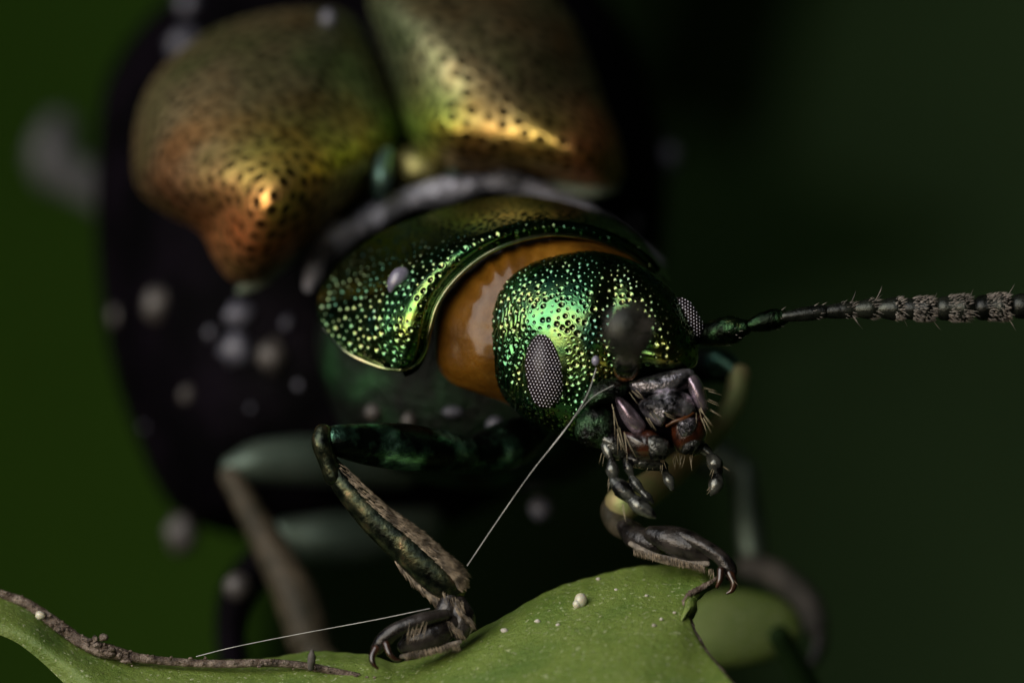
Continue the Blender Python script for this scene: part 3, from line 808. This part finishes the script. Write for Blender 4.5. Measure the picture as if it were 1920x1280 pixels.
legM = empty('leg', beetle)
tube_mesh('femur', [(760, 880, 3.20, 36), (680, 868, 3.05, 48), (580, 862, 2.90, 50), (490, 866, 2.80, 44), (436, 880, 2.75, 30)], M['paleleg'], legM, n=30, seg=20)
tube_mesh('tibia', [(432, 890, 2.70, 24), (470, 960, 2.65, 28), (520, 1050, 2.60, 38), (560, 1130, 2.55, 46), (580, 1200, 2.50, 44)], M['tawny'], legM, n=30, seg=20)
tube_mesh('tarsal_segment', [(585, 1200, 2.50, 34), (600, 1240, 2.40, 36), (640, 1265, 2.30, 30), (680, 1268, 2.20, 20)], M['tawny'], legM, n=24, seg=18)
legH = empty('leg', beetle)
tube_mesh('femur', [(800, 980, 3.80, 44), (700, 1000, 3.65, 56), (610, 1010, 3.55, 52), (530, 1004, 3.50, 34)], M['paleleg'], legH, n=30, seg=20)
tube_mesh('tibia', [(524, 1004, 3.50, 26), (480, 1060, 3.50, 36), (446, 1110, 3.50, 38), (430, 1180, 3.45, 30), (440, 1260, 3.30, 28), (460, 1330, 3.10, 26)], M['black'], legH, n=30, seg=20)
M['dimpad'] = simple('dim_tarsal_pad', [(0.35, (0.04, 0.038, 0.034)), (0.65, (0.11, 0.10, 0.09))], 5, 0.6, spec=0.15)
legMR = empty('leg', beetle)
tube_mesh('femur', [(1180, 800, 3.50, 40), (1270, 830, 3.45, 46), (1350, 860, 3.40, 40), (1400, 890, 3.35, 28)], M['paleleg'], legMR, n=30, seg=20)
tube_mesh('tibia', [(1398, 880, 3.30, 26), (1402, 940, 3.25, 30), (1408, 1000, 3.20, 32), (1415, 1050, 3.15, 28)], M['paleleg'], legMR, n=30, seg=20)
tube_mesh('tarsal_segment', [(1400, 1060, 3.10, 26), (1450, 1074, 3.05, 28), (1490, 1100, 3.00, 26)], M['dimpad'], legMR, n=24, seg=18)
tube_mesh('tarsal_segment', [(1488, 1098, 3.00, 26), (1516, 1130, 3.00, 28), (1530, 1170, 3.00, 26)], M['dimpad'], legMR, n=24, seg=18)
tube_mesh('tarsal_segment', [(1530, 1165, 2.98, 18), (1538, 1205, 2.96, 16), (1525, 1240, 2.94, 12)], M['tarsus'], legMR, n=24, seg=18)
M['greyleg'] = simple('dim_grey_leg', [(0.35, (0.025, 0.025, 0.026)), (0.65, (0.06, 0.06, 0.062))], 2, 0.5, 0.0)
legHL = empty('leg', beetle)
tube_mesh('tibia', [(300, 430, 7.0, 34), (230, 390, 7.6, 38), (170, 350, 8.2, 46), (120, 320, 8.6, 52)], M['greyleg'], legHL, n=30, seg=20)
tube_mesh('tarsal_segment', [(110, 330, 8.7, 50), (100, 290, 8.8, 56), (115, 240, 8.9, 44)], M['greyleg'], legHL, n=30, seg=20)

# ------------------------------------------------------------------ the chewed leaf
T = [(-260, 1010, .7), (-120, 1065, .6), (0, 1108, .5), (60, 1135, .45), (120, 1180, .4), (200, 1218, .36), (300, 1234, .34), (400, 1238, .32), (500, 1232, .34), (600, 1220, .34), (690, 1226, .25), (740, 1242, .18), (800, 1226, .14), (860, 1200, .12), (930, 1162, .14), (1000, 1122, .22), (1080, 1088, .3), (1180, 1064, .36), (1270, 1056, .36), (1320, 1060, .3), (1344, 1082, .12)]
Bc = [(-260, 1120, .1), (-120, 1160, .1), (0, 1190, .15), (60, 1225, .15), (130, 1290, .1), (220, 1380, -.2), (320, 1420, -.4), (420, 1430, -.5), (520, 1440, -.6), (620, 1450, -.7), (690, 1460, -.8), (740, 1460, -.9), (800, 1460, -1.0), (860, 1460, -1.1), (930, 1460, -1.2), (1000, 1460, -1.3), (1080, 1460, -1.4), (1180, 1460, -1.5), (1270, 1460, -1.5), (1350, 1460, -1.5), (1440, 1440, -1.5)]
NUl, NVl = 260, 120
Tc = catmull(T, NUl); Bb = catmull(Bc, NUl)
vl = np.linspace(0, 1, NVl)[:, None, None]
Gl = Tc[None] * (1 - vl) + Bb[None] * vl
E = arclen([(1344, 1082, .12), (1318, 1100, .1), (1288, 1118, .05), (1284, 1142, 0), (1300, 1180, -.1), (1322, 1218, -.25), (1350, 1252, -.45), (1378, 1286, -.65), (1410, 1350, -1.0), (1440, 1440, -1.5)], NVl)
base = (Tc[-1][None] * (1 - vl[:, 0]) + Bb[-1][None] * vl[:, 0])
ul = np.linspace(0, 1, NUl)
wE = np.clip((ul - 0.86) / 0.14, 0, 1) ** 1.6
Gl = Gl + (E - base)[:, None, :] * wE[None, :, None]
lx, ly, ld = Gl[..., 0], Gl[..., 1], Gl[..., 2]
v2 = vl[..., 0]
ld = ld - 0.10 * np.sin(np.pi * v2) + 0.03 * np.sin(lx * 0.013 + v2 * 5) * np.sin(np.pi * v2) + 0.006 * np.sin(lx * 0.031) * np.sin(ly * 0.04 + 1)
ld = ld + 0.14 * np.exp(-(v2 / 0.05) ** 2)                           # edge rolls back
ly = ly + 1.2 * np.sin(lx * 0.041) * (1 - v2) ** 6 + 0.7 * np.sin(lx * 0.17 + 1) * (1 - v2) ** 6
GL = P(lx, ly, ld)
NL = grid_normals(GL, False)
if NL[60, 150] @ np.array([0, -1, 0.5]) < 0: NL = -NL
und = GL - NL * 0.06
def ring_idx(nr, nc):
    top = [c for c in range(nc)]; right = [r * nc + nc - 1 for r in range(1, nr)]
    bot = [(nr - 1) * nc + c for c in range(nc - 2, -1, -1)]; left = [r * nc for r in range(nr - 2, 0, -1)]
    return top + right + bot + left
fl = grid_faces(NVl, NUl, False)
o2 = NUl * NVl
ri = ring_idx(NVl, NUl)
side = [[ri[k], ri[(k + 1) % len(ri)], ri[(k + 1) % len(ri)] + o2, ri[k] + o2] for k in range(len(ri))]
leaf = empty('leaf', loc=(0, 0, 0))
tag(leaf, 'green chewed leaf with brown withered margin that the beetle stands on', 'leaf')
mesh('blade', np.vstack([GL.reshape(-1, 3), und.reshape(-1, 3)]), fl.tolist() + (fl[:, ::-1] + o2).tolist() + side, M['leaf'], leaf)
ed = [(-160, 1045, .52, 14), (-20, 1104, .42, 14), (50, 1130, .36, 16), (110, 1172, .30, 20), (150, 1200, .26, 20), (185, 1215, .22, 24), (215, 1222, .2, 22), (260, 1232, .18, 15), (340, 1240, .16, 13), (420, 1243, .13, 13), (500, 1241, .12, 13), (570, 1246, .10, 12), (620, 1256, .07, 12), (680, 1270, .02, 12), (720, 1290, -.05, 8)]
crust = [tube([(a, b + 1, c + .03, r * .60) for a, b, c, r in ed], n=240, seg=12, wob=0.07)]
ec = catmull(ed, 900)
for k in range(150):
    x, y, d, r = ec[int(RNG.uniform(0, 899))]
    q = r * RNG.uniform(0.08, 0.24) * (1.6 if 150 < x < 240 and RNG.uniform() < .4 else 1)
    crust.append(ball(P(x + RNG.uniform(-3, 3), y + RNG.normal() * r * 0.42, d - RNG.uniform(0.0, 0.9) * r * .6 / K), q / K, 7, 5, (RNG.uniform(.8, 2.0), 1, RNG.uniform(.6, 1.1)), 0.25))
V, F = join(crust)
mesh('withered_margin', V, F, M['leafedge'], leaf)
notch = [(1344, 1084, .08, 4), (1318, 1100, .06, 6), (1290, 1117, .02, 6), (1284, 1142, -.04, 6), (1300, 1180, -.14, 5), (1322, 1218, -.29, 4), (1350, 1252, -.49, 3), (1378, 1286, -.69, 3)]
V, F = tube(notch, n=90, seg=8, wob=0.25)
mesh('bitten_margin', V, F, M['leafedge'], leaf)

# small things lying on the leaf
def on_leaf(px_, py_):
    k = np.argmin((lx - px_) ** 2 + (ly - py_) ** 2)
    return float(ld.reshape(-1)[k])
dE = on_leaf(1087, 1130)
eggs = [ball(P(1090, 1124, dE - .02), 12.5 / K, 16, 10), ball(P(1083, 1134, dE - .025), 9.5 / K, 16, 10)]
V, F = join([ball(P(1089, 1125, dE - .02), 13 / K, 18, 12, (0.95, 1, 1.1)), ball(P(1082, 1132, dE - .035), 8.5 / K, 16, 10)])
tag(mesh('egg', V, F, M['egg']), 'cream bean-shaped tiny egg lying on the green leaf', 'egg')
for i, (x, y, r, lb) in enumerate([(946, 1182, 6, 'largest whitish crumb on the leaf, between the front foot and the egg'), (1008, 1164, 5, 'oval crumb on the leaf beside the egg'), (1046, 1171, 4, 'round white crumb below the cream egg'), (1226, 1172, 4, 'white crumb on the leaf near the bitten notch'), (1212, 1116, 3, 'tiny pale speck on the leaf between egg and notch'), (1155, 1105, 3, 'tiny pale speck on the leaf between egg and notch'), (1265, 1148, 3, 'tiny pale speck on the leaf between egg and notch'), (1240, 1160, 3, 'tiny pale speck on the leaf between egg and notch'), (1122, 1085, 3.5, 'pale speck on the upper leaf edge above the egg')]):
    V, F = ball(P(x, y, on_leaf(x, y) - 0.008), r / K, 8, 6, (1.3, 0.8, 0.8), 0.25)
    tag(mesh('crumb', V, F, M['crumb']), lb, 'crumb', 'crumbs on the leaf')
V, F = ball(P(75, 1153, .28), 8 / K, 10, 8, (1.3, 0.9, 1), 0.15)
tag(mesh('crumb', V, F, M['egg']), 'yellowish grain stuck on the withered leaf margin', 'crumb')
V, F = join([tube([(583, 1252, .05, 6), (584, 1236, .03, 8), (585, 1222, .02, 5), (586, 1216, .02, 1)], n=10, seg=8, wob=0.2)])
tag(mesh('plant_spine', V, F, M['dimpad']), 'short tan spine standing up on the withered leaf margin', 'spine')

# leaf behind the notch
bl = Blob([(1290, 1180), (1310, 1120), (1380, 1105), (1460, 1120), (1500, 1160), (1490, 1210), (1430, 1240), (1350, 1250), (1300, 1230)], (1395, 1175), 2.3, 0.10, 0.08)
o = blob_mesh('leaf_lobe', bl, M['leaf'], None, 60, 20, 10)
tag(o, 'small blurred green leaf lobe behind the bitten notch', 'leaf')
# stalks that carry the leaves
tag(tube_mesh('leaf_stalk', [(1460, 1190, 2.0, 22), (1520, 1300, 2.2, 26), (1600, 1500, 2.6, 30), (1700, 2400, 4, 36), (1760, 11000, 6, 60)], M['bgleaf'], None, n=60), 'dark stalk below the blurred leaf lobe', 'stalk')

# ------------------------------------------------------------------ silk threads
def thread(name, pts, r, label):
    V, F = tube([(a, b, c, r) for a, b, c in pts], n=60, seg=6)
    tag(mesh(name, V, F, M['silk']), label, 'silk thread', 'silk threads')
thread('silk_thread', [(1118, 690, -.14), (1100, 742, -.16), (1060, 805, -.15), (1000, 880, -.13), (940, 965, -.11), (876, 1060, -.08)], 0.8, 'pale silk thread running from the head down to the hairy front shin')
thread('silk_thread', [(1150, 722, -.12), (1110, 745, -.15), (1075, 785, -.15), (1030, 842, -.14)], 0.7, 'short silk thread beside the mouth joining the long thread')
thread('silk_thread', [(806, 1140, -.03), (700, 1162, 0), (560, 1188, .08), (440, 1212, .14), (368, 1230, .16)], 0.8, 'fine silk thread from the front foot to the withered leaf margin')
V, F = ball(P(1117, 676, -.11), 8 / K, 14, 10, (1, 1, 1.2))
tag(mesh('droplet', V, F, M['flake']), 'tiny violet bead at the top end of the silk thread', 'bead')

# flake on the pronotum
fk = Blob([(728, 545), (726, 528), (736, 508), (752, 500), (764, 504), (768, 516), (758, 532), (742, 542), (734, 550)], (746, 524), float(yy.reshape(-1)[np.argmin((px - 746) ** 2 + (py - 524) ** 2)]) - 0.02, 0.05, 0.05)
o = blob_mesh('flake', fk, M['flake'], None, 40, 14, 10)
tag(o, 'small violet-grey teardrop flake stuck on the green pronotum', 'flake')

# pale balls modelled in place of out-of-focus light glints on body and legs
grains = [(abd, 215, 595, 16, 'glint', 'faint small grey modelled highlight at the edge of the black abdomen'), (abd, 297, 572, 25, 'glint', 'pale warm grey modelled highlight on the abdomen below the coppery shoulder'),
          (abd, 350, 740, 13, 'glint', 'small dim brownish modelled highlight alone low on the black abdomen'), (abd, 450, 590, 32, 'glintblue', 'bluish grey modelled highlight on the abdomen, upper one of the touching pair'),
          (abd, 445, 655, 32, 'glintblue', 'bluish grey modelled highlight on the abdomen, lower one of the touching pair'), (abd, 540, 606, 16, 'glintblue', 'small bluish modelled highlight on the abdomen beside the pronotum corner'),
          (abd, 512, 668, 28, 'glint', 'grey modelled highlight on the abdomen under the small bluish one'), (abd, 340, 1000, 30, 'glint', 'olive grey modelled highlight at the bottom edge of the abdomen'),
          (abd, 345, 85, 30, 'glintblue', 'large dim modelled highlight beside the left wing case shoulder'), (abd, 1255, 295, 26, 'glintblue', 'dim modelled highlight on the abdomen beside the red tipped wing case'), (abd, 355, 8, 28, 'glintblue', 'dim modelled highlight above the wing case at the abdomen edge')]
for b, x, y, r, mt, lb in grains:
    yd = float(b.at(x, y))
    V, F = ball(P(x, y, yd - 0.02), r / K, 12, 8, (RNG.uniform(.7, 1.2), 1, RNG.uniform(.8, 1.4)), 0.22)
    tag(mesh('glint_grain', V, F, M[mt]), lb, 'dust grain', 'dust grains on the abdomen')
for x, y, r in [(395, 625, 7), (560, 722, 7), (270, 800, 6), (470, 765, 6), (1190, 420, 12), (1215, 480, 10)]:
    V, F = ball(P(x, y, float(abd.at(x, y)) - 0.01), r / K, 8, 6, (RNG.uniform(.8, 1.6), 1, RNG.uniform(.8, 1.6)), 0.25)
    tag(mesh('glint_grain', V, F, M['glintblue']), 'tiny faint speck added among the larger modelled highlights on the black abdomen', 'dust grain', 'tiny specks on the abdomen')
for x, y, r, mt, q, lb in [(700, 772, 22, 'glint', (1, 1, .9), 'round grey modelled highlight above the front knee'), (768, 788, 20, 'glint', (.9, 1, 1), 'tan modelled highlight above the middle of the front thigh'), (850, 772, 16, 'glintblue', (1.6, 1, .8), 'bluish oblong modelled highlight under the lower end of the orange neck'), (930, 796, 19, 'glintblue', (1.2, 1, 1), 'bluish white modelled highlight under the head beside the front coxa'), (655, 600, 18, 'glintblue', (.8, 1, 1.5), 'dim bluish modelled highlight behind the lobe of the pronotum'), (1015, 952, 30, 'glintblue', (1, 1, 1), 'dim grey modelled highlight under the belly beside the long silk thread'), (445, 1100, 34, 'glint', (1, 1, 1), 'dim brown modelled highlight on the blurred hind shin')]:
    yd = float(thx.at(x, y)) if y < 900 else 2.45
    V, F = ball(P(x, y, yd - 0.01), r * .85 / K, 14, 10, q, 0.06)
    tag(mesh('glint_grain', V, F, M[mt]), lb, 'dust grain', 'dust grains under the thorax')
V, F = ball(P(615, 36, float(el.at(615, 40)) - .03), 18 / K, 14, 10, (0.9, 1, 1.1), 0.06)
tag(mesh('glint_grain', V, F, M['glintblue']), 'blurred pale modelled highlight on top of the coppery wing case', 'dust grain')

# ------------------------------------------------------------------ larger leaves in the background
def bg_leaf(c, length, width, normal, roll, mat, label):
    v, f = leaf_blade(length, width, 0.12, 14)
    v = v - np.array([0, length / 2, 0])
    q = np.array(Vector(normal).normalized().to_track_quat('Z', 'Y').to_matrix())
    a = roll; ca, sa = math.cos(a), math.sin(a)
    v = v @ np.array([[ca, sa, 0], [-sa, ca, 0], [0, 0, 1]]) @ q.T
    e = empty('backdrop_leaf', loc=tuple(c))
    tag(e, label, 'leaf')
    vt = np.vstack([v, v - np.array(q[:, 2]) * 0.15])
    nf = [[i + len(v) for i in r[::-1]] for r in f]
    mesh('blade', vt, f + nf, mat, e)
    mid = v[1::3]
    # midrib
    V = []; F = []
    for i, m_ in enumerate(mid):
        for k in range(6):
            an = k * math.pi / 3
            V.append(m_ + 0.16 * (math.cos(an) * np.array(q[:, 0]) + math.sin(an) * np.array(q[:, 2])))
    F = grid_faces(len(mid), 6, True)
    mesh('midrib', np.array(V), F, mat, e)
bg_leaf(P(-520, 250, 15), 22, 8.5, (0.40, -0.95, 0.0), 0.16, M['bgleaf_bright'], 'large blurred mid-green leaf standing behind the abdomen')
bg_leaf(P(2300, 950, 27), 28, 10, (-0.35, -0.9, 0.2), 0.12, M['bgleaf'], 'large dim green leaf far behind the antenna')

print('objects', len(SC.objects))
